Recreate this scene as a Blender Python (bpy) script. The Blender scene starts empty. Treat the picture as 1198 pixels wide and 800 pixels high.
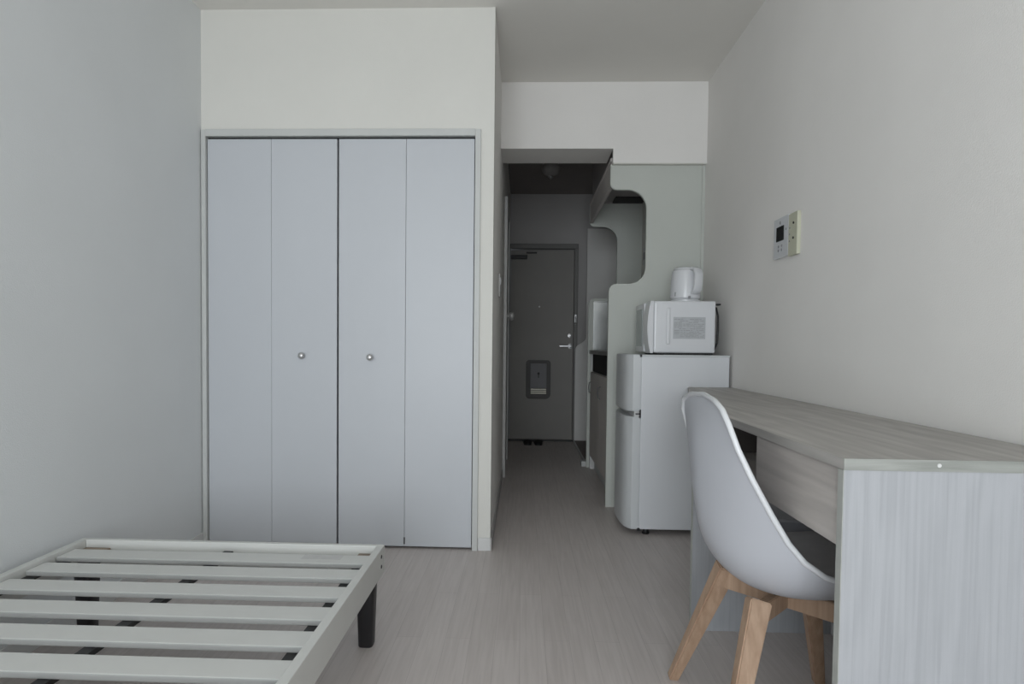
import bpy, bmesh, math, random
from mathutils import Vector, Matrix
random.seed(4)
S = bpy.context.scene
COL = S.collection

# ------------------------------------------------------------------ materials
def new_mat(name):
    m = bpy.data.materials.new(name); m.use_nodes = True
    nt = m.node_tree; b = nt.nodes['Principled BSDF']
    return m, nt, b

def plain(name, col, rough=.5, metal=0, spec=.5, var=.04, scale=6, bump=0, bscale=200, coat=0):
    """procedural paint / plastic / metal: base colour with faint noise variation and optional bump"""
    m, nt, b = new_mat(name)
    tc = nt.nodes.new('ShaderNodeTexCoord')
    n = nt.nodes.new('ShaderNodeTexNoise'); n.inputs['Scale'].default_value = scale; n.inputs['Detail'].default_value = 4
    nt.links.new(tc.outputs['Object'], n.inputs['Vector'])
    r = nt.nodes.new('ShaderNodeValToRGB')
    r.color_ramp.elements[0].position = .3; r.color_ramp.elements[1].position = .7
    r.color_ramp.elements[0].color = (*[c*(1-var) for c in col], 1)
    r.color_ramp.elements[1].color = (*[min(1, c*(1+var)) for c in col], 1)
    nt.links.new(n.outputs['Fac'], r.inputs['Fac']); nt.links.new(r.outputs['Color'], b.inputs['Base Color'])
    b.inputs['Roughness'].default_value = rough; b.inputs['Metallic'].default_value = metal
    b.inputs['Specular IOR Level'].default_value = spec
    b.inputs['Coat Weight'].default_value = coat
    if bump:
        n2 = nt.nodes.new('ShaderNodeTexNoise'); n2.inputs['Scale'].default_value = bscale; n2.inputs['Detail'].default_value = 3
        nt.links.new(tc.outputs['Object'], n2.inputs['Vector'])
        bp = nt.nodes.new('ShaderNodeBump'); bp.inputs['Strength'].default_value = bump; bp.inputs['Distance'].default_value = .002
        nt.links.new(n2.outputs['Fac'], bp.inputs['Height']); nt.links.new(bp.outputs['Normal'], b.inputs['Normal'])
    return m

def wood(name, dark, light, axis='Y', rough=.55, fine=60, stretch=.05, wave=.35, bump=.15, contrast=(.3, .7), rings=1.0):
    """wood grain running along the given axis (object coordinates)"""
    m, nt, b = new_mat(name); N = nt.nodes; K = nt.links
    tc = N.new('ShaderNodeTexCoord'); mp = N.new('ShaderNodeMapping')
    sc = [1, 1, 1]; sc['XYZ'.index(axis)] = stretch
    mp.inputs['Scale'].default_value = sc
    K.new(tc.outputs['Object'], mp.inputs['Vector'])
    n1 = N.new('ShaderNodeTexNoise'); n1.inputs['Scale'].default_value = fine; n1.inputs['Detail'].default_value = 5; n1.inputs['Distortion'].default_value = .4
    K.new(mp.outputs['Vector'], n1.inputs['Vector'])
    mp2 = N.new('ShaderNodeMapping'); sc2 = [1, 1, 1]; sc2['XYZ'.index(axis)] = .16*rings; mp2.inputs['Scale'].default_value = sc2
    K.new(tc.outputs['Object'], mp2.inputs['Vector'])
    w = N.new('ShaderNodeTexNoise'); w.inputs['Scale'].default_value = 7; w.inputs['Detail'].default_value = 1.5
    K.new(mp2.outputs['Vector'], w.inputs['Vector'])
    mul = N.new('ShaderNodeMath'); mul.operation = 'MULTIPLY'; mul.inputs[1].default_value = 60
    K.new(w.outputs['Fac'], mul.inputs[0])
    sn = N.new('ShaderNodeMath'); sn.operation = 'SINE'; K.new(mul.outputs[0], sn.inputs[0])
    ma = N.new('ShaderNodeMath'); ma.operation = 'MULTIPLY_ADD'; ma.inputs[1].default_value = wave*.5; 
    K.new(sn.outputs[0], ma.inputs[0]); K.new(n1.outputs['Fac'], ma.inputs[2])
    r = N.new('ShaderNodeValToRGB'); r.color_ramp.elements[0].position = contrast[0]; r.color_ramp.elements[1].position = contrast[1]
    r.color_ramp.elements[0].color = (*dark, 1); r.color_ramp.elements[1].color = (*light, 1)
    K.new(ma.outputs[0], r.inputs['Fac']); K.new(r.outputs['Color'], b.inputs['Base Color'])
    b.inputs['Roughness'].default_value = rough
    bp = N.new('ShaderNodeBump'); bp.inputs['Strength'].default_value = bump; bp.inputs['Distance'].default_value = .0015
    K.new(n1.outputs['Fac'], bp.inputs['Height']); K.new(bp.outputs['Normal'], b.inputs['Normal'])
    return m

def floor_mat():
    m, nt, b = new_mat('whitewashed_floor'); N = nt.nodes; K = nt.links
    tc = N.new('ShaderNodeTexCoord')
    mp = N.new('ShaderNodeMapping'); mp.inputs['Rotation'].default_value = (0, 0, math.pi/2)
    K.new(tc.outputs['Object'], mp.inputs['Vector'])
    br = N.new('ShaderNodeTexBrick'); br.inputs['Scale'].default_value = 1
    br.inputs['Brick Width'].default_value = .9; br.inputs['Row Height'].default_value = .0755
    br.inputs['Mortar Size'].default_value = .0007; br.inputs['Mortar Smooth'].default_value = .3
    br.offset = .37
    br.inputs['Color1'].default_value = (.62, .57, .545, 1); br.inputs['Color2'].default_value = (.59, .54, .515, 1)
    br.inputs['Mortar'].default_value = (.47, .43, .41, 1)
    K.new(mp.outputs['Vector'], br.inputs['Vector'])
    mg = N.new('ShaderNodeMapping'); mg.inputs['Scale'].default_value = (1, .045, 1)
    K.new(tc.outputs['Object'], mg.inputs['Vector'])
    g = N.new('ShaderNodeTexNoise'); g.inputs['Scale'].default_value = 85; g.inputs['Detail'].default_value = 6; g.inputs['Distortion'].default_value = .5
    K.new(mg.outputs['Vector'], g.inputs['Vector'])
    r = N.new('ShaderNodeValToRGB'); r.color_ramp.elements[0].position = .32; r.color_ramp.elements[1].position = .62
    r.color_ramp.elements[0].color = (.80, .79, .785, 1); r.color_ramp.elements[1].color = (1.04, 1.04, 1.05, 1)
    K.new(g.outputs['Fac'], r.inputs['Fac'])
    mx = N.new('ShaderNodeMix'); mx.data_type = 'RGBA'; mx.blend_type = 'MULTIPLY'; mx.inputs['Factor'].default_value = .42
    K.new(br.outputs['Color'], mx.inputs['A']); K.new(r.outputs['Color'], mx.inputs['B'])
    # broad cloudy tone
    g2 = N.new('ShaderNodeTexNoise'); g2.inputs['Scale'].default_value = 2.2; K.new(tc.outputs['Object'], g2.inputs['Vector'])
    r2 = N.new('ShaderNodeValToRGB'); r2.color_ramp.elements[0].color = (.94, .94, .94, 1); r2.color_ramp.elements[1].color = (1.05, 1.05, 1.05, 1)
    K.new(g2.outputs['Fac'], r2.inputs['Fac'])
    mx2 = N.new('ShaderNodeMix'); mx2.data_type = 'RGBA'; mx2.blend_type = 'MULTIPLY'; mx2.inputs['Factor'].default_value = 1
    K.new(mx.outputs['Result'], mx2.inputs['A']); K.new(r2.outputs['Color'], mx2.inputs['B'])
    K.new(mx2.outputs['Result'], b.inputs['Base Color'])
    b.inputs['Roughness'].default_value = .42; b.inputs['Specular IOR Level'].default_value = .35
    bp = N.new('ShaderNodeBump'); bp.inputs['Strength'].default_value = .12; bp.inputs['Distance'].default_value = .001
    K.new(g.outputs['Fac'], bp.inputs['Height']); K.new(bp.outputs['Normal'], b.inputs['Normal'])
    return m

M = {}
M['wall'] = plain('wallpaper_white', (.745, .735, .69), .9, var=.015, scale=3, bump=.35, bscale=260, spec=.2)
M['wall_warm'] = plain('wallpaper_warm', (.84, .82, .79), .9, var=.02, scale=3, bump=.35, bscale=260, spec=.2)
M['ceil'] = plain('ceiling_paper', (.82, .80, .755), .95, var=.015, scale=3, bump=.3, bscale=220, spec=.1)
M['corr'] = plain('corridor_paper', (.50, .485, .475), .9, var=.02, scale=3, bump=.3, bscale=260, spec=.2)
M['panel'] = plain('partition_board', (.55, .57, .53), .5, var=.03, scale=2.5, spec=.3)
M['door'] = plain('closet_door_board', (.57, .59, .62), .38, var=.02, scale=1.6, spec=.4)
M['frame'] = plain('door_frame_board', (.58, .59, .575), .5, var=.03, scale=5)
M['base'] = plain('baseboard_vinyl', (.68, .68, .67), .5, var=.02)
M['black'] = plain('black_gap', (.012, .012, .013), .8, var=.1)
M['blackpl'] = plain('black_plastic', (.016, .016, .017), .45, var=.2)
M['blackwood'] = plain('black_lacquer', (.014, .013, .015), .4, var=.2, bump=.2, bscale=60)
M['chrome'] = plain('brushed_nickel', (.55, .55, .55), .3, .75, var=.05)
M['darkmet'] = plain('dark_metal', (.12, .12, .125), .4, .8, var=.1)
M['steel'] = plain('stainless_sheet', (.46, .47, .46), .28, 1, var=.08, scale=12)
M['fridge'] = plain('fridge_enamel', (.70, .715, .74), .35, var=.01, scale=3, spec=.5)
M['fridgedoor'] = plain('fridge_door_plastic', (.64, .66, .67), .3, var=.01, spec=.5)
M['white'] = plain('white_plastic', (.70, .71, .73), .25, var=.01, spec=.5, coat=.2)
M['ceil_shade'] = plain('corridor_ceiling_shade', (.30, .275, .265), .9, var=.03)  # corridor gloom put into the ceiling colour
M['upper'] = plain('upper_cabinet_board', (.40, .375, .37), .6, var=.03)
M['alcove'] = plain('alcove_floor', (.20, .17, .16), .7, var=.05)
M['inner'] = plain('shelf_shade', (.13, .115, .107), .8, var=.05)  # shade of the deep shelf put into the colour
M['encl'] = plain('entry_panel_board', (.80, .79, .765), .7, var=.03)
M['wall_cool'] = plain('wallpaper_cool', (.765, .785, .79), .9, var=.015, scale=3, bump=.35, bscale=260, spec=.2)
M['slatshade'] = plain('slat_edge_shade', (.35, .355, .345), .5, var=.03)  # bed white darkened in colour to tone down the light on slat edges
M['knob'] = plain('satin_knob', (.62, .62, .61), .35, .35, var=.03)
M['whitem'] = plain('white_matt_plastic', (.66, .66, .65), .5, var=.02)
M['cream'] = plain('cream_plastic', (.56, .56, .44), .5, var=.03)
M['screen'] = plain('dark_screen', (.012, .014, .015), .2)
M['grey'] = plain('grey_print', (.30, .30, .31), .6)
M['greyl'] = plain('light_grey_label', (.47, .485, .50), .5, var=.05, scale=40)
M['mwglass'] = plain('microwave_glass', (.27, .31, .305), .2, var=.1, spec=.6)
M['shell'] = plain('chair_shell_plastic', (.50, .51, .545), .38, var=.01, spec=.45)
M['cushion'] = plain('grey_leatherette', (.78, .765, .76), .55, var=.06, scale=20, bump=.3, bscale=150)
M['beech'] = wood('beech_wood', (.36, .235, .155), (.47, .325, .225), 'Z', fine=90, stretch=.05, wave=.1, bump=.08)
M['bedwhite'] = plain('bed_white_paint', (.64, .645, .62), .45, var=.02, scale=9, bump=.1, bscale=80)
M['sticker'] = plain('sticker_paper', (.57, .57, .56), .6, var=.05, scale=40)
M['bracket'] = wood('raw_plywood', (.20, .15, .11), (.34, .27, .20), 'X')
M['desktop'] = wood('ash_grey_desktop', (.31, .295, .278), (.47, .45, .425), 'Y', rough=.5, fine=38, stretch=.06, wave=.12, contrast=(.25, .75))
M['drawer'] = wood('ash_grey_drawer', (.40, .37, .35), (.56, .52, .49), 'Y', rough=.5, fine=40, stretch=.06, wave=.12, contrast=(.25, .75))
M['deskedge'] = wood('desk_edge_band', (.25, .26, .24), (.40, .41, .385), 'X', rough=.5, fine=60, stretch=.08, wave=.1)
M['panelw'] = wood('white_woodgrain_panel', (.35, .36, .378), (.40, .41, .43), 'Z', rough=.5, fine=130, stretch=.025, wave=.12, bump=.3, contrast=(.3, .62), rings=1.2)
M['edgev'] = plain('panel_edge_band', (.40, .41, .385), .5, var=.06, scale=30)
M['entry'] = plain('steel_door_paint', (.30, .285, .265), .5, var=.06, scale=2.5, bump=.1, bscale=90)
M['entryfr'] = plain('entry_frame_paint', (.20, .195, .185), .5, var=.06)
M['postfr'] = plain('letterbox_frame', (.075, .07, .065), .5, 0, var=.1)
M['postin'] = plain('letterbox_cover', (.22, .215, .225), .5, 0, var=.06)
M['brass'] = plain('pale_steel_flap', (.42, .40, .33), .35, .3, var=.1)
M['cab'] = plain('kitchen_cabinet_board', (.66, .62, .59), .5, var=.05, scale=4)
M['hoodin'] = plain('hood_dark', (.02, .018, .018), .7, var=.2)
M['lamp'] = plain('opal_lamp_glass', (.34, .33, .32), .4, var=.05)
M['shoe'] = plain('black_shoe_fabric', (.01, .01, .01), .8)
M['floor'] = floor_mat()

# ------------------------------------------------------------------ mesh helpers (world coordinates)
def tag(o, label=None, cat=None, group=None, kind=None):
    if label: o['label'] = label
    if cat: o['category'] = cat
    if group: o['group'] = group
    if kind: o['kind'] = kind
    return o

def box(bm, a, b, bev=0, seg=2):
    (x0, y0, z0), (x1, y1, z1) = a, b
    v = [bm.verts.new(p) for p in [(x0,y0,z0),(x1,y0,z0),(x1,y1,z0),(x0,y1,z0),(x0,y0,z1),(x1,y0,z1),(x1,y1,z1),(x0,y1,z1)]]
    fs = [bm.faces.new([v[i] for i in q]) for q in [(0,3,2,1),(4,5,6,7),(0,1,5,4),(1,2,6,5),(2,3,7,6),(3,0,4,7)]]
    if bev:
        es = list({e for f in fs for e in f.edges})
        bmesh.ops.bevel(bm, geom=es, offset=bev, segments=seg, affect='EDGES', profile=.6)

def prism(bm, pts, axis, d0, d1, bev=0):
    """extrude a 2-D outline along an axis; pts are (x,z) for Y, (x,y) for Z, (y,z) for X"""
    def P(p, d):
        return {'Y': (p[0], d, p[1]), 'Z': (p[0], p[1], d), 'X': (d, p[0], p[1])}[axis]
    A = [bm.verts.new(P(p, d0)) for p in pts]; B = [bm.verts.new(P(p, d1)) for p in pts]
    fs = [bm.faces.new(A), bm.faces.new(B[::-1])]
    n = len(pts)
    for i in range(n): fs.append(bm.faces.new([A[i], B[i], B[(i+1) % n], A[(i+1) % n]]))
    bmesh.ops.recalc_face_normals(bm, faces=fs)
    if bev:
        es = [e for f in fs[:2] for e in f.edges]
        bmesh.ops.bevel(bm, geom=list(set(es)), offset=bev, segments=2, affect='EDGES')

def fillet(pts):
    """outline with rounded corners: (a, b, radius)"""
    out = []; n = len(pts)
    for i in range(n):
        p = Vector(pts[i][:2]); r = pts[i][2]
        if r == 0: out.append(tuple(p)); continue
        a = Vector(pts[i-1][:2]); c = Vector(pts[(i+1) % n][:2])
        u = (a-p).normalized(); v = (c-p).normalized()
        ang = u.angle(v); t = r/math.tan(ang/2)
        s, e = p+u*t, p+v*t
        cen = p+(u+v).normalized()*(r/math.sin(ang/2))
        for k in range(9):
            q = s.lerp(e, k/8) if False else None
            w0 = s-cen; w1 = e-cen
            th = w0.angle(w1); f = k/8
            w = (w0*math.sin((1-f)*th)+w1*math.sin(f*th))/math.sin(th)
            out.append(tuple(cen+w))
    return out

def bar(bm, p, q, w0, w1=None, up=(0,0,1), h0=None, h1=None, bev=0):
    """tapered bar with rectangular section from p to q"""
    w1 = w0 if w1 is None else w1; h0 = w0 if h0 is None else h0; h1 = w1 if h1 is None else h1
    p, q = Vector(p), Vector(q); d = (q-p).normalized(); s = d.cross(Vector(up)).normalized(); u = s.cross(d).normalized()
    vs = []
    for c, w, h in ((p, w0, h0), (q, w1, h1)):
        for a, b in ((-1,-1),(1,-1),(1,1),(-1,1)): vs.append(bm.verts.new(c+s*a*w/2+u*b*h/2))
    fs = [bm.faces.new([vs[i] for i in f]) for f in [(0,1,2,3),(7,6,5,4),(0,4,5,1),(1,5,6,2),(2,6,7,3),(3,7,4,0)]]
    bmesh.ops.recalc_face_normals(bm, faces=fs)
    if bev: bmesh.ops.bevel(bm, geom=list({e for f in fs for e in f.edges}), offset=bev, segments=2, affect='EDGES')

def lathe(bm, prof, cen, axis='Z', seg=32, cap=True):
    """prof: list of (radius, offset along axis)"""
    c = Vector(cen); rings = []
    for r, h in prof:
        ring = []
        for k in range(seg):
            a = 2*math.pi*k/seg; ca, sa = r*math.cos(a), r*math.sin(a)
            o = {'Z': (ca, sa, h), 'Y': (ca, h, sa), 'X': (h, ca, sa)}[axis]
            ring.append(bm.verts.new(c+Vector(o)))
        rings.append(ring)
    fs = []
    for A, B in zip(rings, rings[1:]):
        for k in range(seg): fs.append(bm.faces.new([A[k], A[(k+1) % seg], B[(k+1) % seg], B[k]]))
    if cap: fs += [bm.faces.new(rings[0]), bm.faces.new(rings[-1])]
    bmesh.ops.recalc_face_normals(bm, faces=fs)

def tube(bm, pts, r, seg=10):
    pts = [Vector(p) for p in pts]; rings = []
    for i, p in enumerate(pts):
        d = (pts[min(i+1, len(pts)-1)]-pts[max(i-1, 0)]).normalized()
        s = d.orthogonal().normalized() if i == 0 else (s-d*s.dot(d)).normalized()
        u = d.cross(s)
        rings.append([bm.verts.new(p+s*r*math.cos(2*math.pi*k/seg)+u*r*math.sin(2*math.pi*k/seg)) for k in range(seg)])
    fs = []
    for A, B in zip(rings, rings[1:]):
        for k in range(seg): fs.append(bm.faces.new([A[k], A[(k+1) % seg], B[(k+1) % seg], B[k]]))
    fs += [bm.faces.new(rings[0]), bm.faces.new(rings[-1])]
    bmesh.ops.recalc_face_normals(bm, faces=fs)

def wpos(o):
    v = Vector((0,0,0))
    while o: v += o.location; o = o.parent
    return v

def obj(name, fill, mat, parent=None, smooth=False, origin=None):
    """link ONE mesh object; fill(bm) draws in world coordinates"""
    bm = bmesh.new(); fill(bm)
    base = wpos(parent) if parent else Vector((0,0,0))
    if parent is None:
        zs = [v.co for v in bm.verts]
        o0 = Vector((sum(c.x for c in zs)/len(zs), sum(c.y for c in zs)/len(zs), min(c.z for c in zs))) if origin is None else Vector(origin)
    else: o0 = Vector((0,0,0))
    for v in bm.verts: v.co -= base+o0
    me = bpy.data.meshes.new(name); bm.to_mesh(me); bm.free()
    me.materials.append(mat)
    if smooth:
        for p in me.polygons: p.use_smooth = True
    o = bpy.data.objects.new(name, me); COL.objects.link(o)
    o.location = o0
    if parent: o.parent = parent; o.location = (0,0,0)
    return o

def autosmooth(o, deg=35):
    me = o.data
    for p in me.polygons: p.use_smooth = True
    bm = bmesh.new(); bm.from_mesh(me)
    for e in bm.edges:
        if len(e.link_faces) == 2: e.smooth = e.calc_face_angle(0) < math.radians(deg)
    bm.to_mesh(me); bm.free()
    return o

def thing(name, loc, label, cat, group=None, kind=None):
    o = bpy.data.objects.new(name, None); COL.objects.link(o); o.location = loc; o.empty_display_size = .05
    return tag(o, label, cat, group, kind)

def struct(name, fill, mat, label, cat):
    o = obj(name, fill, mat, origin=(0,0,0)); return tag(o, label, cat, kind='structure')

# ------------------------------------------------------------------ room shell
CZ = 2.335; LX = -1.412; RX = .985; KX = .862; SX = -.134; CY = 2.589; YB = -2.3; YE = 5.70
struct('floor', lambda b: box(b, (-1.6, YB-.1, -.08), (1.2, 5.9, 0)), M['floor'], 'pale whitewashed wood plank floor running into the corridor', 'floor')
def ceil_(b): box(b, (-1.6, YB-.1, CZ), (1.2, 5.9, CZ+.1))
struct('ceiling', ceil_, M['ceil'], 'plain off-white papered ceiling over bedroom and corridor', 'ceiling')
struct('ceiling_corridor_shade', lambda b: box(b, (SX, 3.585, CZ-.004), (RX, YE, CZ-.0002)), M['ceil_shade'], 'thin dark sheet with the corridor gloom in its colour, holding the round lamp', 'ceiling')  # sheet added just under the ceiling, corridor shade painted in
struct('wall_left', lambda b: box(b, (LX-.1, YB, 0), (LX, 3.3, CZ)), M['wall_cool'], 'white wall on the left beside the bed frame', 'wall')
struct('wall_right', lambda b: box(b, (RX, YB, 0), (RX+.1, 5.8, CZ)), M['wall_warm'], 'white wall on the right behind the desk, holding the control panel', 'wall')
def wback(b):   # wall behind the camera with the balcony window opening
    box(b, (LX, YB-.1, 0), (-1.15, YB, CZ)); box(b, (.75, YB-.1, 0), (RX, YB, CZ))
    box(b, (-1.15, YB-.1, 2.0), (.75, YB, CZ)); box(b, (-1.15, YB-.1, 0), (.75, YB, .06))
struct('wall_back', wback, M['wall'], 'white wall behind the camera around the balcony window', 'wall')
wf = thing('window_1', (-.2, YB, .06), 'balcony window behind the camera that lights the room', 'window', kind='structure')
def wfr(b):
    for x in (-1.15, -.22, .71): box(b, (x, YB-.07, .06), (x+.04, YB-.02, 2.0))
    for z in (.06, 1.96): box(b, (-1.11, YB-.07, z), (.71, YB-.02, z+.04))
obj('window_frame', wfr, M['frame'], wf)

# closet front wall and corridor left wall
FX0, FX1, FZ = -1.408, -.192, 1.82
def wcl(b):
    box(b, (LX, CY, FZ), (SX, CY+.08, CZ)); box(b, (FX1, CY, 0), (SX, CY+.08, FZ))
    box(b, (LX, 3.2, 0), (SX-.06, 3.26, CZ))
struct('wall_closet', wcl, M['wall'], 'white wall above and beside the folding closet doors', 'wall')
struct('wall_corridor', lambda b: box(b, (SX-.06, CY+.08, 0), (SX, YE, CZ)), M['wall_warm'], 'left side wall running from the closet corner down the corridor', 'wall')
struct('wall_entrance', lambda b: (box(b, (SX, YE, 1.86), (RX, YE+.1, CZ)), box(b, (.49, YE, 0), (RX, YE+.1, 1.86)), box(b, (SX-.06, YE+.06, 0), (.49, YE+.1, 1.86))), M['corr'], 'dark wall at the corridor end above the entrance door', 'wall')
LY = 3.315
def lintel(b):
    prism(b, [(SX, CZ), (SX, 1.977), (.479, 1.977), (.479, 1.90), (RX, 1.90), (RX, CZ)], 'Y', LY, LY+.03)
    box(b, (SX, LY+.03, 1.977), (.479, LY+.265, CZ))
struct('wall_lintel', lintel, M['wall_warm'], 'light wall band over the corridor opening, stepping lower over the kitchen panel', 'wall')
PY0, PY1 = 3.345, 3.372
K0, K1 = 4.44, 4.465
KX = .862
# the wave-cut kitchen partition (structure)
def wave(xr, zt, k=1.0):
    zz = lambda z: .895+(z-.895)*k
    return fillet([(.478*k, 0, 0), (.478*k, zz(1.252), .045), (.681*k, zz(1.252), .09), (.681*k, zz(1.776), .105), (.478*k, zz(1.776), .035), (.478*k, zt, 0), (xr, zt, 0), (xr, 0, 0)])
def p1(b): prism(b, wave(RX, 1.9, .985), 'Y', PY0, PY1, bev=.003)
struct('wall_kitchen_near', p1, M['panel'], 'pale green wave-cut partition panel behind the fridge and microwave', 'partition')
def p2(b): prism(b, wave(KX, 1.945), 'Y', K0, K1, bev=.003)
struct('wall_kitchen_far', p2, M['panel'], 'wave-cut partition panel at the far end of the kitchen counter', 'partition')
struct('wall_kitchen_side', lambda b: box(b, (KX, PY1, 0), (RX, YE, CZ)), M['wall'], 'kitchen side wall seen as a sliver through the wave cut', 'wall')
# grey wave-cut panel beside the entrance door, closing the alcove past the kitchen
def encl(b):
    prism(b, fillet([(.487, 0, 0), (.487, .895, .06), (.585, .96, .06), (.585, 1.99, 0), (KX, 1.99, 0), (KX, 0, 0)]), 'Y', 5.60, 5.625)
struct('wall_entry_panel', encl, M['encl'], 'grey boarded panel past the kitchen with a curved cut beside the entrance door', 'partition')
# trims
struct('trim_1', lambda b: box(b, (RX-.016, PY0-.006, 0), (RX, PY0, 1.9)), M['panel'], 'thin vertical cover strip where the kitchen panel meets the right wall', 'trim')
struct('trim_2', lambda b: box(b, (.479, LY-.003, 1.894), (RX, LY+.03, 1.9)), M['wall'], 'thin pale strip under the wall band over the kitchen panel', 'trim')
struct('trim_3', lambda b: (box(b, (.478, 4.56, 0), (.490, 5.599, .022), .003), box(b, (.445, 4.47, 0), (.4905, 4.555, .040), .004)), M['frame'], 'low pale floor strip with a white end block along the alcove past the kitchen', 'trim')
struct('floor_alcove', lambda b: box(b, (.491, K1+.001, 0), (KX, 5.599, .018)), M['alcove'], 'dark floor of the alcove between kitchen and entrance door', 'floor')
def qfoot(b):
    pts = [(4.44-.0, 0)]
    prism(b, fillet([(.50, 0.0, 0), (.575, 0, 0), (.575, .02, 0), (.545, .11, .03), (.50, .15, 0)]), 'Y', 4.395, 4.438)
struct('trim_4', qfoot, M['whitem'], 'small white curved foot at the base of the far kitchen partition', 'trim')
struct('baseboard_closet', lambda b: box(b, (FX1+.004, CY-.007, 0), (SX, CY, .057), .002), M['base'], 'white baseboard on the narrow wall right of the closet', 'baseboard')
struct('baseboard_left', lambda b: box(b, (LX, YB, 0), (LX+.007, CY, .057), .002), M['base'], 'white baseboard along the left wall under the bed', 'baseboard')
struct('baseboard_right', lambda b: box(b, (RX-.007, YB, 0), (RX, PY0-.01, .057), .002), M['base'], 'white baseboard along the right wall under the desk', 'baseboard')
struct('baseboard_corridor', lambda b: box(b, (SX, CY-.007, 0), (SX+.006, 4.04, .057), .002), M['corr'], 'grey baseboard along the left side of the corridor', 'baseboard')

# ------------------------------------------------------------------ closet frame + folding doors
def cfr(b):
    box(b, (FX0, CY-.012, 0), (FX0+.019, CY+.06, FZ), .002); box(b, (FX1-.022, CY-.012, 0), (FX1+.002, CY+.06, FZ), .002)
    box(b, (FX0+.019, CY-.012, 1.792), (FX1-.022, CY+.06, FZ+.002), .002)
struct('trim_5', cfr, M['frame'], 'grey frame around the folding closet doors', 'door frame')
struct('wall_closet_shade', lambda b: (box(b, (FX0, CY+.075, 0), (FX1, CY+.082, FZ-.005)), box(b, (FX0+.02, CY+.012, 1.782), (FX1-.023, CY+.06, 1.7915))), M['black'], 'black backing standing in for the closet shade behind the gaps between doors', 'closet')  # black sheet and top strip added as painted shade behind the doors
def folding(name, xs, kx, kz, label, zb):
    d = thing(name, (xs[0], CY, 0), label, 'closet door', kind='structure')
    for i in range(2):
        a, c = xs[i], xs[i+1]
        obj('door_panel', lambda b: box(b, (a+(.0012 if i == 0 else .0005), CY+.002, zb), (c-(.0012 if i else .0005), CY+.024, 1.783), .0018), M['door'], d)
    kn = obj('door_knob', lambda b: lathe(b, [(.006, 0), (.006, -.010), (.0125, -.013), (.0145, -.019), (.012, -.025), (.004, -.027)], (kx, CY+.002, kz), 'Y', 24), M['chrome'], d, smooth=True)
    kn['label'] = 'small round nickel door knob'
    if xs[0] > -1: obj('hinge_pin', lambda b: lathe(b, [(.004, 0), (.004, .03)], (xs[1], CY+.004, .02), 'Z', 12), M['darkmet'], d)
folding('door_1', (FX0+.021, -1.104, -.813), -.966, .844, 'left white folding closet door with knob, nearest the left wall', .016)
folding('door_2', (-.8075, -.513, FX1-.0245), -.665, .840, 'right white folding closet door beside the corridor corner', .010)

# ------------------------------------------------------------------ entrance door
d = thing('door_3', (.16, YE, 0), 'dark grey steel entrance door with letterbox at the corridor end', 'door', kind='structure')
obj('door_leaf', lambda b: box(b, (-.125, YE-.02, .012), (.472, YE+.03, 1.80), .003), M['entry'], d)
def efr(b):
    box(b, (SX, YE-.035, 1.815), (.51, YE, 1.86), .003); box(b, (.475, YE-.03, 0), (.51, YE, 1.815), .003); box(b, (SX, YE-.03, 0), (-.128, YE, 1.815))
obj('door_frame', efr, M['entryfr'], d)
obj('threshold', lambda b: box(b, (SX, YE-.06, 0), (.49, YE-.021, .012), .002), M['blackpl'], d)
pb = obj('letterbox', lambda b: prism(b, fillet([(.03,.40,.035),(.262,.40,.045),(.262,.765,.03),(.03,.765,.03)]), 'Y', YE-.05, YE-.02, bev=.006), M['postfr'], d)
obj('letterbox_cover', lambda b: box(b, (.07, YE-.056, .50), (.225, YE-.048, .735), .003), M['postin'], pb)
obj('letterbox_flap', lambda b: [box(b, (.075, YE-.058, .448+k*.018), (.222, YE-.05, .460+k*.018), .001) for k in range(3)], M['brass'], pb)
obj('letterbox_latch', lambda b: (lathe(b, [(.012, 0), (.012, -.01)], (.148, YE-.056, .64), 'Y', 16), box(b, (.144, YE-.066, .60), (.152, YE-.056, .64))), M['blackpl'], pb)
hd = obj('door_handle', lambda b: (lathe(b, [(.024, 0), (.024, -.01), (.011, -.012), (.011, -.05)], (.445, YE-.02, .90), 'Y', 20), box(b, (.335, YE-.078, .89), (.456, YE-.058, .911), .006)), M['chrome'], d)
hd['label'] = 'chrome lever handle'
obj('lock', lambda b: lathe(b, [(.02, 0), (.02, -.008), (.008, -.01), (.008, -.02)], (.44, YE-.02, 1.0), 'Y', 20), M['chrome'], d)
obj('door_chain', lambda b: (box(b, (.478, YE-.055, 1.12), (.500, YE-.03, 1.20), .004), tube(b, [(.489, YE-.056, 1.18), (.489, YE-.075, 1.15), (.489, YE-.058, 1.10)], .004)), M['chrome'], d)
obj('peephole', lambda b: lathe(b, [(.009, 0), (.009, -.006), (.004, -.008)], (.15, YE-.02, 1.27), 'Y', 16), M['chrome'], d)
obj('door_closer', lambda b: (box(b, (-.125, YE-.065, 1.715), (.03, YE-.02, 1.75), .004), box(b, (.02, YE-.05, 1.768), (.12, YE-.03, 1.78), .002)), M['blackpl'], d)

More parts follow.
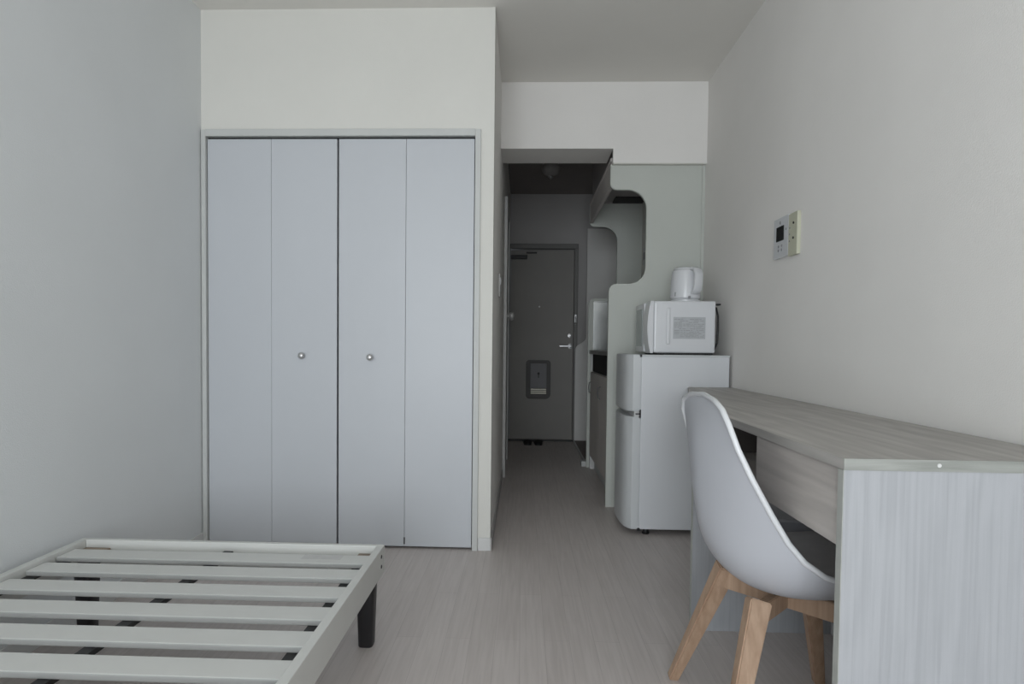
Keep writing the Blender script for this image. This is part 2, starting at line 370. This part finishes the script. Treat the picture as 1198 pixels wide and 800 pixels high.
# ------------------------------------------------------------------ bathroom door on the left
d = thing('door_4', (SX, 4.4, 0), 'narrow grey side door with round knob on the corridor left wall', 'door', kind='structure')
obj('door_leaf', lambda b: box(b, (SX+.001, 4.10, .01), (SX+.012, 4.70, 1.86), .002), M['frame'], d)
obj('door_frame', lambda b: (box(b, (SX, 4.05, 0), (SX+.02, 4.098, 1.90), .002), box(b, (SX, 4.702, 0), (SX+.02, 4.75, 1.90), .002), box(b, (SX, 4.098, 1.862), (SX+.02, 4.702, 1.90), .002)), M['base'], d)
obj('door_knob', lambda b: lathe(b, [(.03, 0), (.03, .006), (.013, .01), (.013, .022), (.028, .028), (.031, .042), (.026, .054), (.006, .058)], (SX+.012, 4.18, 1.105), 'X', 24), M['knob'], d, smooth=True)

# ------------------------------------------------------------------ light switch
s = thing('light_switch', (SX, 3.24, 1.16), 'white light switch plate on the side wall by the corridor opening', 'light switch')
obj('switch_plate', lambda b: box(b, (SX, 3.205, 1.16), (SX+.007, 3.275, 1.28), .002), M['whitem'], s)
obj('rocker', lambda b: (box(b, (SX+.007, 3.226, 1.225), (SX+.011, 3.254, 1.262), .001)), M['white'], s)
obj('rocker', lambda b: (box(b, (SX+.007, 3.226, 1.178), (SX+.011, 3.254, 1.215), .001)), M['grey'], s)

# ------------------------------------------------------------------ corridor ceiling lamp
s = thing('ceiling_lamp', (.2, 4.72, CZ-.004), 'small unlit round ceiling lamp in the dark corridor', 'lamp')
obj('lamp_base', lambda b: lathe(b, [(.062, 0), (.062, -.022), (.055, -.026)], (.2, 4.72, CZ-.004), 'Z', 36), M['frame'], s)
obj('lamp_shade', lambda b: lathe(b, [(.072, -.026), (.075, -.045), (.07, -.07), (.055, -.092), (.026, -.105), (.01, -.108)], (.2, 4.72, CZ-.004), 'Z', 36), M['lamp'], s, smooth=True)
obj('finial', lambda b: lathe(b, [(.014, -.107), (.020, -.118), (.006, -.130)], (.2, 4.72, CZ-.004), 'Z', 20), M['chrome'], s, smooth=True)

# ------------------------------------------------------------------ kitchen between the two wave panels
t = thing('range_hood_cabinet', (.66, 3.9, 1.8), 'grey overhead kitchen cabinet with range hood behind the wave panel', 'cabinet')
obj('fascia', lambda b: (box(b, (.480, PY1+.002, 1.80), (.500, K0-.002, 1.93), .001), box(b, (.474, PY1+.002, 1.925), (.500, K0-.002, 1.945), .004)), M['cab'], t)
obj('cabinet_body', lambda b: (box(b, (.501, PY1+.002, 1.955), (KX-.001, K0-.002, CZ-.001)), box(b, (.501, K0-.002, 1.9455), (KX-.001, K0+.05, CZ-.001))), M['upper'], t)
obj('hood_opening', lambda b: box(b, (.64, 4.27, 1.945), (KX-.004, 4.43, 1.9545), .001), M['hoodin'], t)
t = thing('kitchen_counter', (.68, 3.92, 0), 'grey kitchen base cabinet with steel worktop between the wave panels', 'kitchen cabinet')
obj('worktop', lambda b: box(b, (.487, PY1+.002, .845), (KX-.001, K0-.002, .872), .002), M['steel'], t)
def kb(b):
    box(b, (.53, PY1+.002, .0), (KX-.001, 4.37, .09)); box(b, (.515, PY1+.002, .09), (KX-.001, K0-.002, .715))
    box(b, (.50, 4.415, .715), (KX-.001, K0-.002, .843)); box(b, (.80, PY1+.002, .715), (KX-.001, 4.415, .843))
obj('cabinet_body', kb, M['frame'], t)
obj('appliance_recess', lambda b: box(b, (.512, PY1+.03, .718), (.79, 4.41, .842), .001), M['black'], t)
for a, c in ((3.39, 3.905), (3.908, 4.43)):
    dr = obj('cabinet_door', lambda b: box(b, (.498, a, .10), (.5145, c, .712), .002), M['cab'], t)
    obj('handle', lambda b: tube(b, [(.498, c-.05, .56), (.485, c-.05, .565), (.482, c-.05, .60), (.485, c-.05, .635), (.498, c-.05, .64)], .003), M['darkmet'], dr)
o = obj('splash_guard', lambda b: (box(b, (.512, 4.424, .8725), (.845, 4.434, 1.232), .002), box(b, (.512, 4.40, 1.226), (.845, 4.424, 1.232), .001)), M['steel'])
tag(o, 'brushed stainless steel splash guard standing on the kitchen worktop', 'splash guard')
o = thing('wall_outlet', (KX, 4.3, 1.48), 'pale wall outlet seen through the upper wave cut', 'outlet')
obj('outlet_plate', lambda b: box(b, (KX-.008, 4.245, 1.485), (KX, 4.365, 1.605), .002), M['whitem'], o)
obj('socket', lambda b: box(b, (KX-.011, 4.28, 1.52), (KX-.008, 4.33, 1.57), .001), M['grey'], o)

# shoes by the entrance
def shoe(b, cx, cy):
    prof = fillet([(cx-.034, cy-.1, .03), (cx+.034, cy-.1, .03), (cx+.038, cy+.06, .03), (cx+.022, cy+.13, .03), (cx-.022, cy+.13, .03), (cx-.038, cy+.06, .03)])
    prism(b, prof, 'Z', 0, .010, bev=.002)
def shoeup(b, cx, cy):
    for i, (yy, w, h) in enumerate(((-.095, .026, .03), (-.04, .034, .046), (.02, .037, .046), (.08, .034, .03))): pass
    rows = [(-.095, .024, .012), (-.05, .033, .018), (0, .036, .020), (.05, .036, .018), (.1, .028, .014), (.125, .014, .008)]
    R = []
    for yy, w, h in rows:
        R.append([b.verts.new((cx+w*math.cos(a), cy+yy, .0095+h*math.sin(a))) for a in [math.pi*k/8 for k in range(9)]])
    fs = []
    for A, B in zip(R, R[1:]):
        for k in range(8): fs.append(b.faces.new([A[k], A[k+1], B[k+1], B[k]]))
    fs.append(b.faces.new(R[0])); fs.append(b.faces.new(R[-1]))
    bmesh.ops.recalc_face_normals(b, faces=fs)
for cx, lb in ((.052, 'left black shoe lying at the foot of the entrance door'), (.15, 'right black shoe lying at the foot of the entrance door')):
    t = thing('shoe', (cx, 5.50, 0), lb, 'shoe', group='black shoes by the entrance door')
    obj('sole', lambda b: shoe(b, cx, 5.49), M['blackpl'], t)
    obj('upper', lambda b: shoeup(b, cx, 5.49), M['shoe'], t, smooth=True)

# ------------------------------------------------------------------ wall control panel
s = thing('control_panel', (RX, 2.29, 1.24), 'white wall remote with small dark screen and cream side strip, above the desk', 'control panel')
obj('white_unit', lambda b: box(b, (RX-.012, 2.258, 1.242), (RX+.0005, 2.386, 1.394), .003), M['white'], s)
obj('cream_unit', lambda b: box(b, (RX-.013, 2.184, 1.236), (RX+.0005, 2.256, 1.39), .003), M['cream'], s)
obj('screen', lambda b: box(b, (RX-.0142, 2.295, 1.305), (RX-.012, 2.358, 1.360)), M['screen'], s)
def btn(y, z, r, n='button', mt='grey', xo=.012):
    obj(n, lambda b: lathe(b, [(r, 0), (r, -.002)], (RX-xo, y, z), 'X', 16), M[mt], s)
btn(2.327, 1.374, .006); btn(2.276, 1.342, .004)
for y, z in ((2.338, 1.285), (2.31, 1.285), (2.338, 1.270), (2.31, 1.270)): btn(y, z, .005)
for y, z in ((2.213, 1.352), (2.213, 1.298)): btn(y, z, .0045, 'button', 'blackpl', .013)
for y, z in ((2.243, 1.338), (2.243, 1.315), (2.243, 1.29)): btn(y, z, .003, 'indicator_lamp', 'grey', .013)

# ------------------------------------------------------------------ fridge
t = thing('refrigerator', (.74, 3.06, 0), 'white two-door refrigerator standing between desk and kitchen panel', 'refrigerator')
FY0, FY1 = 2.85, 3.23
obj('cabinet', lambda b: box(b, (.562, FY0, .028), (.972, FY1, .853), .004), M['fridge'], t)
obj('top_cover', lambda b: box(b, (.556, FY0-.001, .853), (.974, FY1, .861), .002), M['fridgedoor'], t)
def fdoor(z0, z1):
    def f(b):
        # bowed front: outline in plan
        pts = [(.556, FY0), (.556, FY1)]
        n = 20
        for k in range(n+1):
            v = k/n; y = FY1-(FY1-FY0)*v
            x = .485+.014*abs(2*v-1)**2+.024*abs(2*v-1)**7
            pts.append((x, y))
        prism(b, pts, 'Z', z0, z1, bev=.004)
    return f
for nm, z0, z1 in (('freezer_door', .592, .862), ('fridge_door', .028, .566)):
    dd = autosmooth(obj(nm, fdoor(z0, z1), M['fridgedoor'], t))
    obj('door_seal', lambda b: box(b, (.556, FY0+.006, z0+.006), (.562, FY1-.006, z1-.008)), M['fridgedoor'], dd)
obj('door_gap', lambda b: box(b, (.532, FY0+.012, .566), (.556, FY1-.012, .592)), M['whitem'], t)
obj('hinge', lambda b: (box(b, (.538, FY0-.001, .577), (.558, FY0+.012, .582), .001), box(b, (.5565, FY0-.002, .562), (.5615, FY0+.004, .600))), M['blackpl'], t)
obj('hinge', lambda b: box(b, (.553, FY0-.0025, .850), (.563, FY0+.012, .8615), .002), M['blackpl'], t)
obj('hinge', lambda b: box(b, (.552, FY0-.003, .02), (.566, FY0+.012, .034), .002), M['blackpl'], t)
for x, y in ((.60, FY0+.03), (.94, FY0+.03), (.60, FY1-.03), (.94, FY1-.03)):
    obj('foot', lambda b: lathe(b, [(.016, 0), (.018, .006), (.014, .010), (.014, .0285)], (x, y, 0), 'Z', 16), M['blackpl'], t)

# ------------------------------------------------------------------ microwave
t = thing('microwave', (.77, 3.09, .861), 'white microwave oven on top of the refrigerator, its door facing left', 'microwave')
MY0, MY1 = 2.885, 3.215; MZ0, MZ1 = .871, 1.119
autosmooth(obj('casing', lambda b: box(b, (.622, MY0, MZ0), (.915, MY1, MZ1), .012, 4), M['white'], t))
def mcp(b):
    n = 10; pts = []
    for k in range(n+1):
        v = k/n; pts.append((.621-.028*math.sin(math.pi*(.08+.84*v))**.6, MZ0-.002+(MZ1-MZ0+.002)*v))
    pts += [(.6215, MZ1), (.6215, MZ0-.002)]
    prism(b, pts, 'Y', MY0+.001, MY0+.115, bev=.003)
autosmooth(obj('control_panel', mcp, M['white'], t))
dr = autosmooth(obj('door', lambda b: box(b, (.598, MY0+.118, MZ0+.002), (.6215, MY1-.002, MZ1-.004), .005), M['white'], t))
obj('door_glass', lambda b: box(b, (.5955, MY0+.15, MZ0+.03), (.5985, MY1-.03, MZ1-.03), .001), M['mwglass'], dr)
ri = autosmooth(obj('side_rib', lambda b: box(b, (.682, MY0-.007, .912), (.700, MY0+.004, 1.086), .0055, 3), M['white'], t))
lb = obj('rating_label', lambda b: box(b, (.714, MY0-.0012, .938), (.866, MY0+.0003, 1.042)), M['greyl'], t)
lb['label'] = 'grey rating label with faint illegible lines'
def lines(b):
    z = 1.032; k = 0
    while z > .948:
        x = .719
        while x < .858:
            w = random.uniform(.006, .026); w = min(w, .861-x)
            if random.random() < .8: box(b, (x, MY0-.0018, z-.0022), (x+w, MY0-.0011, z))
            x += w+.004
        z -= .0075
obj('print_lines', lines, M['grey'], lb)
for x, y in ((.66, MY0+.03), (.89, MY0+.03), (.66, MY1-.03), (.89, MY1-.03)):
    obj('foot', lambda b: box(b, (x-.016, y-.014, .8615), (x+.016, y+.014, .8715), .002), M['blackpl'], t)
obj('base_plate', lambda b: box(b, (.668, MY0+.012, .8625), (.907, MY1-.012, .8705)), M['blackpl'], t)
obj('power_cord', lambda b: tube(b, [(.914, 2.95, 1.095), (.933, 2.94, 1.09), (.938, 2.93, 1.05), (.936, 2.92, .98), (.932, 2.915, .92), (.924, 2.93, .888), (.914, 2.98, .882)], .0045), M['blackpl'], t, smooth=True)
obj('rear_spacer', lambda b: box(b, (.913, 2.90, 1.10), (.942, 2.93, 1.108), .002), M['blackpl'], t)

# ------------------------------------------------------------------ kettle
KC = (.806, 3.03, 1.119)
t = thing('electric_kettle', KC, 'white electric kettle standing on top of the microwave', 'kettle')
obj('power_base', lambda b: lathe(b, [(.070, .0005), (.074, .003), (.074, .012), (.070, .016)], KC, 'Z', 48), M['white'], t, smooth=False)
autosmooth(obj('body', lambda b: lathe(b, [(.066, .0165), (.0735, .024), (.0735, .04), (.071, .10), (.067, .145), (.064, .158), (.057, .163)], KC, 'Z', 48), M['white'], t))
autosmooth(obj('lid', lambda b: lathe(b, [(.058, .1635), (.056, .170), (.045, .175), (.01, .177)], KC, 'Z', 48), M['white'], t))
# handle: broad loop grip facing the room
hx, hy = .838, 2.952
ha = math.atan2(hy-KC[1], hx-KC[0])
dirv = Vector((math.cos(ha), math.sin(ha), 0)); sid = Vector((-dirv.y, dirv.x, 0))
def spout(b):
    c = Vector(KC); up = Vector((0, 0, 1))
    A = [b.verts.new(c-dirv*.056+sid*k*.022+up*.160) for k in (-1, 1)]+[b.verts.new(c-dirv*.082+up*.157)]
    B = [b.verts.new(c-dirv*.062+sid*k*.018+up*.115) for k in (-1, 1)]+[b.verts.new(c-dirv*.068+up*.115)]
    fs = [b.faces.new(A), b.faces.new(B)]
    for i in range(3): fs.append(b.faces.new([A[i], A[(i+1) % 3], B[(i+1) % 3], B[i]]))
    bmesh.ops.recalc_face_normals(b, faces=fs)
    bmesh.ops.bevel(b, geom=list(b.edges), offset=.002, segments=2, affect='EDGES')
obj('spout', spout, M['white'], t)
def handle(b):
    path = [(.050, .160), (.074, .164), (.092, .156), (.101, .13), (.099, .09), (.092, .060), (.080, .046), (.062, .044)]
    rings = []
    for i, (r, z) in enumerate(path):
        p0 = path[max(i-1, 0)]; p1_ = path[min(i+1, len(path)-1)]
        tx, tz = p1_[0]-p0[0], p1_[1]-p0[1]; L = math.hypot(tx, tz); nx, nz = -tz/L, tx/L
        c = Vector(KC)+dirv*r+Vector((0, 0, z)); hw = .024; th = .008
        ring = []
        for k in range(12):
            a = 2*math.pi*k/12
            ca = math.copysign(abs(math.cos(a))**.6, math.cos(a)); sa = math.copysign(abs(math.sin(a))**.6, math.sin(a))
            ring.append(b.verts.new(c+sid*hw*ca+(dirv*nx+Vector((0, 0, nz)))*th*sa))
        rings.append(ring)
    fs = []
    for A, B in zip(rings, rings[1:]):
        for k in range(12): fs.append(b.faces.new([A[k], A[(k+1) % 12], B[(k+1) % 12], B[k]]))
    fs += [b.faces.new(rings[0]), b.faces.new(rings[-1])]
    bmesh.ops.recalc_face_normals(b, faces=fs)
autosmooth(obj('handle', handle, M['white'], t), 50)
obj('switch', lambda b: box(b, (KC[0]-.004, KC[1]-.082, KC[2]+.018), (KC[0]+.006, KC[1]-.071, KC[2]+.030), .002), M['grey'], t)
obj('water_gauge', lambda b: box(b, (KC[0]-.062, KC[1]-.045, KC[2]+.03), (KC[0]-.056, KC[1]-.039, KC[2]+.05), .001), M['grey'], t)

# ------------------------------------------------------------------ desk
DX0, DX1, DY0, DY1, DZ = .541, .978, 1.02, 1.91, .712
t = thing('desk', (.76, 1.46, 0), 'grey wood-topped desk with white woodgrain side panels against the right wall', 'desk')
top = [(DX0, DY0), (DX1, DY0), (DX1, 2.835), (.775, 2.835), (DX0+.006, 1.93)]
obj('desktop', lambda b: prism(b, top, 'Z', DZ-.0195, DZ, bev=.0008), M['desktop'], t)
eb = obj('edge_band', lambda b: box(b, (DX0, DY0-.0012, DZ-.0195), (DX1, DY0, DZ)), M['deskedge'], t)
eb['label'] = 'pale green-grey edging along the near end of the desktop'
for y0 in (DY0, DY1-.018):
    p = obj('side_panel', lambda b: box(b, (DX0+.0015, y0, 0), (DX1, y0+.0175, DZ-.0198)), M['panelw'], t)
    obj('edge_band', lambda b: box(b, (DX0, y0, 0), (DX0+.0013, y0+.0175, DZ-.0198)), M['edgev'], p)
bx = obj('shelf_box', lambda b: (box(b, (DX0+.02, DY0+.018, .558), (DX1-.02, DY1-.019, .570)), box(b, (DX1-.035, DY0+.018, .571), (DX1-.022, DY1-.019, .692)), box(b, (DX0+.04, 1.418, .571), (DX1-.036, 1.43, .692))), M['drawer'], t)
dw = obj('drawer', lambda b: (box(b, (DX0+.008, DY0+.022, .555), (DX0+.019, 1.414, .6905), .001), box(b, (DX0+.0195, DY0+.03, .572), (DX1-.04, 1.40, .577)), box(b, (DX0+.0195, DY0+.03, .578), (DX1-.04, DY0+.038, .67)), box(b, (DX0+.0195, 1.39, .578), (DX1-.04, 1.40, .67))), M['drawer'], t)
obj('shelf_shade_lining', lambda b: (box(b, (DX0+.022, DY1-.024, .571), (DX1-.036, DY1-.0195, .690)), box(b, (DX1-.0395, 1.431, .571), (DX1-.0355, DY1-.025, .690)), box(b, (DX0+.041, 1.4305, .571), (DX1-.040, 1.434, .690))), M['inner'], t)  # dark boards added so the open shelf looks shaded inside
obj('screw_cap', lambda b: lathe(b, [(.0035, 0), (.0032, -.001)], (.697, DY0-.0013, DZ-.009), 'Y', 16), M['whitem'], t)

# ------------------------------------------------------------------ chair
t = thing('shell_chair', (.613, 1.41, 0), 'white moulded shell chair with beech legs tucked under the desk', 'chair')
CXc, CYc = .42, 1.41
# stations from top of back to front lip: centre (x,z), rim (x,z), half width
ST = [((.000,.788),(.000,.788),.015), ((-.002,.782),(-.001,.780),.095), ((-.005,.768),(-.002,.766),.148), ((-.011,.742),(.003,.738),.174), ((-.018,.700),(.018,.690),.186),
      ((-.018,.640),(.045,.630),.196), ((-.013,.565),(.080,.563),.205), ((-.003,.492),(.112,.508),.212), ((.018,.425),(.142,.472),.218), ((.060,.372),(.180,.446),.222),
      ((.115,.348),(.222,.432),.224), ((.180,.340),(.268,.428),.224), ((.250,.346),(.315,.428),.222), ((.320,.360),(.357,.425),.216), ((.380,.376),(.392,.420),.206), ((.425,.388),(.425,.410),.188), ((.450,.380),(.450,.392),.165), ((.458,.366),(.458,.374),.15)]
NV = 20
def shell_pts(off=0.0):
    rows = []
    for (cx, cz), (rx, rz), w in ST:
        row = []
        for j in range(NV+1):
            v = -1+2*j/NV
            y = w*math.sin(v*math.pi/2)**1 if False else w*(v*(1.18-.18*v*v))
            bl = abs(v)**(1.7 if cz > .45 else 2.3)
            row.append(Vector((CXc+cx+(rx-cx)*bl, CYc+y, cz+(rz-cz)*bl)))
        rows.append(row)
    return rows
def shellf(b):
    R = [[b.verts.new(p) for p in r] for r in shell_pts()]
    for A, B in zip(R, R[1:]):
        for k in range(NV): b.faces.new([A[k], B[k], B[k+1], A[k+1]])
sh = obj('shell', shellf, M['shell'], t, smooth=True)
md = sh.modifiers.new('thick', 'SOLIDIFY'); md.thickness = .005; md.offset = 1
md = sh.modifiers.new('sub', 'SUBSURF'); md.levels = 1; md.render_levels = 2
rows = shell_pts()
def rimf(b):
    # rolled rim along the shell edge
    L = [r[0] for r in rows[:-1]]; Rr = [r[-1] for r in rows[:-1]]
    path = L[::-1]+Rr[1:]
    tube(b, path, .0062, 10)
rm = obj('rim', rimf, M['white'], t, smooth=True)
def seat_z(sx, ay):
    # height of the shell's inner surface at offset sx forward and ay sideways
    best = None
    prev = None
    for (cx, cz), (rx, rz), w in ST[7:16]:
        v = min(1, ay/w); bl = v**2.3 if cz <= .45 else v**1.7
        p = (cx+(rx-cx)*bl, cz+(rz-cz)*bl)
        if prev and prev[0] <= sx <= p[0]:
            f = (sx-prev[0])/(p[0]-prev[0]); return prev[1]+(p[1]-prev[1])*f
        if prev is None and sx < p[0]: return p[1]
        prev = p
    return prev[1]
def cushf(b):
    # soft pad lying in the seat pan
    nx, ny = 14, 14; V = []
    for i in range(nx+1):
        rr = []
        for j in range(ny+1):
            u, v = -1+2*i/nx, -1+2*j/ny
            uu = u*math.sqrt(1-v*v*.28); vv = v*math.sqrt(1-u*u*.28)
            e = max(abs(u), abs(v)); h = (1-e**4)
            x = CXc+.255+.175*uu; y = CYc+.192*vv
            base = seat_z(x-CXc, abs(y-CYc))+.006
            rr.append(b.verts.new((x, y, base+.040*h**.6)))
        V.append(rr)
    fs = []
    for i in range(nx):
        for j in range(ny): fs.append(b.faces.new([V[i][j], V[i+1][j], V[i+1][j+1], V[i][j+1]]))
    bmesh.ops.recalc_face_normals(b, faces=fs)
obj('seat_cushion', cushf, M['cushion'], t, smooth=True)
# legs
legs = [((.520, 1.512), (.416, 1.612)), ((.520, 1.308), (.416, 1.208)), ((.722, 1.512), (.805, 1.612)), ((.722, 1.308), (.805, 1.208))]
for (tx, ty), (fx, fy) in legs:
    def lg(b, tx=tx, ty=ty, fx=fx, fy=fy):
        bar(b, (fx, fy, 0), (tx, ty, .348), .026, .040, up=(1, 0, 0), h0=.026, h1=.046, bev=.003)
        for v in b.verts:
            if v.co.z < .012: v.co.z = max(0, v.co.z) if v.co.z < .004 else v.co.z
    obj('leg', lg, M['beech'], t)
for a, c in ((0, 3), (1, 2)):
    (x0, y0), (x1, y1) = legs[a][0], legs[c][0]
    obj('cross_rail', lambda b: bar(b, (x0, y0, .315 if a == 0 else .3151), (x1, y1, .315 if a == 0 else .3151), .022, .022, up=(0, 0, 1), h0=.045, h1=.045, bev=.002), M['beech'], t)
obj('mount_plate', lambda b: box(b, (.575, 1.36, .335), (.655, 1.46, .347), .002), M['blackpl'], t)

# ------------------------------------------------------------------ bed frame
BX0, BX1, BY1, BY0 = -1.362, -.416, 1.80, -.14
t = thing('bed_frame', (-.89, .83, 0), 'white slatted wooden bed frame with black legs, no mattress, along the left wall', 'bed frame')
RZ0, RZ1 = .203, .285
for x in (BX0, BX1-.022):
    rl = obj('side_rail', lambda b: box(b, (x, BY0, RZ0), (x+.022, BY1-.018, RZ1), .0025), M['bedwhite'], t)
    if x > -1:
        for y, z in ((1.755, .262), (1.755, .232)):
            obj('bolt', lambda b: lathe(b, [(.006, 0), (.005, .0015)], (BX1, y, z), 'X', 14), M['blackpl'], rl)
for y in (BY1-.0175, BY0+.0005):
    obj('end_rail', lambda b: box(b, (BX0, y, RZ0), (BX1, y+.0175, RZ1), .0025), M['bedwhite'], t)
for x0, x1 in ((BX0+.0225, BX0+.045), (BX1-.045, BX1-.0225)):
    obj('slat_support', lambda b: box(b, (x0, BY0+.02, .225), (x1, BY1-.02, .2565)), M['bedwhite'], t)
for x0 in (BX0+.028, BX1-.062):
    obj('slat_strap', lambda b: box(b, (x0, BY0+.03, .257), (x0+.034, BY1-.07, .2605)), M['blackpl'], t)
obj('centre_strap', lambda b: box(b, (-.906, BY0+.02, .248), (-.878, BY1-.02, .2605), .001), M['blackpl'], t)
obj('end_ledge', lambda b: box(b, (BX0+.103, 1.735, .225), (BX1-.078, BY1-.018, .2475)), M['bedwhite'], t)
obj('end_ledge', lambda b: box(b, (BX0+.023, BY0+.02, .225), (BX1-.023, BY0+.045, .2475)), M['bedwhite'], t)
yy = 1.729; k = 0
while yy-.072 > BY0+.02:
    w = .071 if k == 0 else .068
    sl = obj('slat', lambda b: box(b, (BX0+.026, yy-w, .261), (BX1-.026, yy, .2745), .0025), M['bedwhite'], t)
    sl.data.materials.append(M['slatshade'])
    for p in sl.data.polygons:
        if abs(p.normal.y) > .5: p.material_index = 1  # front and back faces painted darker against the strong window light
    if k == 0:
        st = obj('sticker', lambda b: box(b, (-.635, 1.688, .2746), (-.52, 1.727, .2749)), M['sticker'], sl)
        st['label'] = 'pale grey information sticker'
    yy = 1.619-.1195*k; k += 1
for x0, x1 in ((BX0+.023, BX0+.10), (BX1-.075, BX1-.023)):
    obj('corner_block', lambda b: box(b, (x0, 1.742, .235), (x1, 1.7815, .262), .002), M['bracket'], t)
for (x, y) in ((BX1-.041, 1.745), (BX0+.052, 1.745), (BX1-.041, -.08), (BX0+.052, -.08)):
    def leg(b, x=x, y=y):
        o = .022
        ring = []
        for z, r in ((0, .0215), (.004, .0235), (.204, .0305), (.240, .0305)):
            ring.append([b.verts.new((x+r*math.copysign(abs(math.cos(a))**.55, math.cos(a))*.95, y+r*math.copysign(abs(math.sin(a))**.55, math.sin(a))*.95, z)) for a in [2*math.pi*k/24 for k in range(24)]])
        fs = []
        for A, B in zip(ring, ring[1:]):
            for k in range(24): fs.append(b.faces.new([A[k], A[(k+1) % 24], B[(k+1) % 24], B[k]]))
        fs += [b.faces.new(ring[0]), b.faces.new(ring[-1])]
        bmesh.ops.recalc_face_normals(b, faces=fs)
    autosmooth(obj('leg', leg, M['blackwood'], t))

# ------------------------------------------------------------------ camera
cam = bpy.data.cameras.new('camera'); co = bpy.data.objects.new('camera', cam); COL.objects.link(co)
yaw, pitch, roll = math.radians(2.0), math.radians(1.8), math.radians(.6)
F = Vector((-math.sin(yaw)*math.cos(pitch), math.cos(yaw)*math.cos(pitch), -math.sin(pitch)))
R0 = Vector((math.cos(yaw), math.sin(yaw), 0)); U0 = R0.cross(F)
Rv = R0*math.cos(roll)+U0*math.sin(roll); Uv = U0*math.cos(roll)-R0*math.sin(roll)
co.matrix_world = Matrix(((Rv.x, Uv.x, -F.x, 0), (Rv.y, Uv.y, -F.y, 0), (Rv.z, Uv.z, -F.z, .895), (0, 0, 0, 1)))
cam.sensor_width = 36; cam.lens = 36*700/1198; cam.clip_start = .02
cam.shift_x = .009754; cam.shift_y = .022321
S.camera = co

# ------------------------------------------------------------------ light
def area(name, loc, rot, sx, sy, e, col):
    l = bpy.data.lights.new(name, 'AREA'); l.shape = 'RECTANGLE'; l.size = sx; l.size_y = sy; l.energy = e; l.color = col
    o = bpy.data.objects.new(name, l); COL.objects.link(o); o.location = loc; o.rotation_euler = rot
    return o
area('window_light', (-.42, YB-.02, 1.05), (math.radians(90), 0, 0), 1.45, 1.85, 71, (.90, .955, 1.0))
w = bpy.data.worlds.new('world'); S.world = w; w.use_nodes = True
w.node_tree.nodes['Background'].inputs[0].default_value = (.75, .85, 1, 1); w.node_tree.nodes['Background'].inputs[1].default_value = .6
S.view_settings.view_transform = 'Standard'; S.view_settings.look = 'None'; S.view_settings.exposure = 0; S.view_settings.gamma = 1
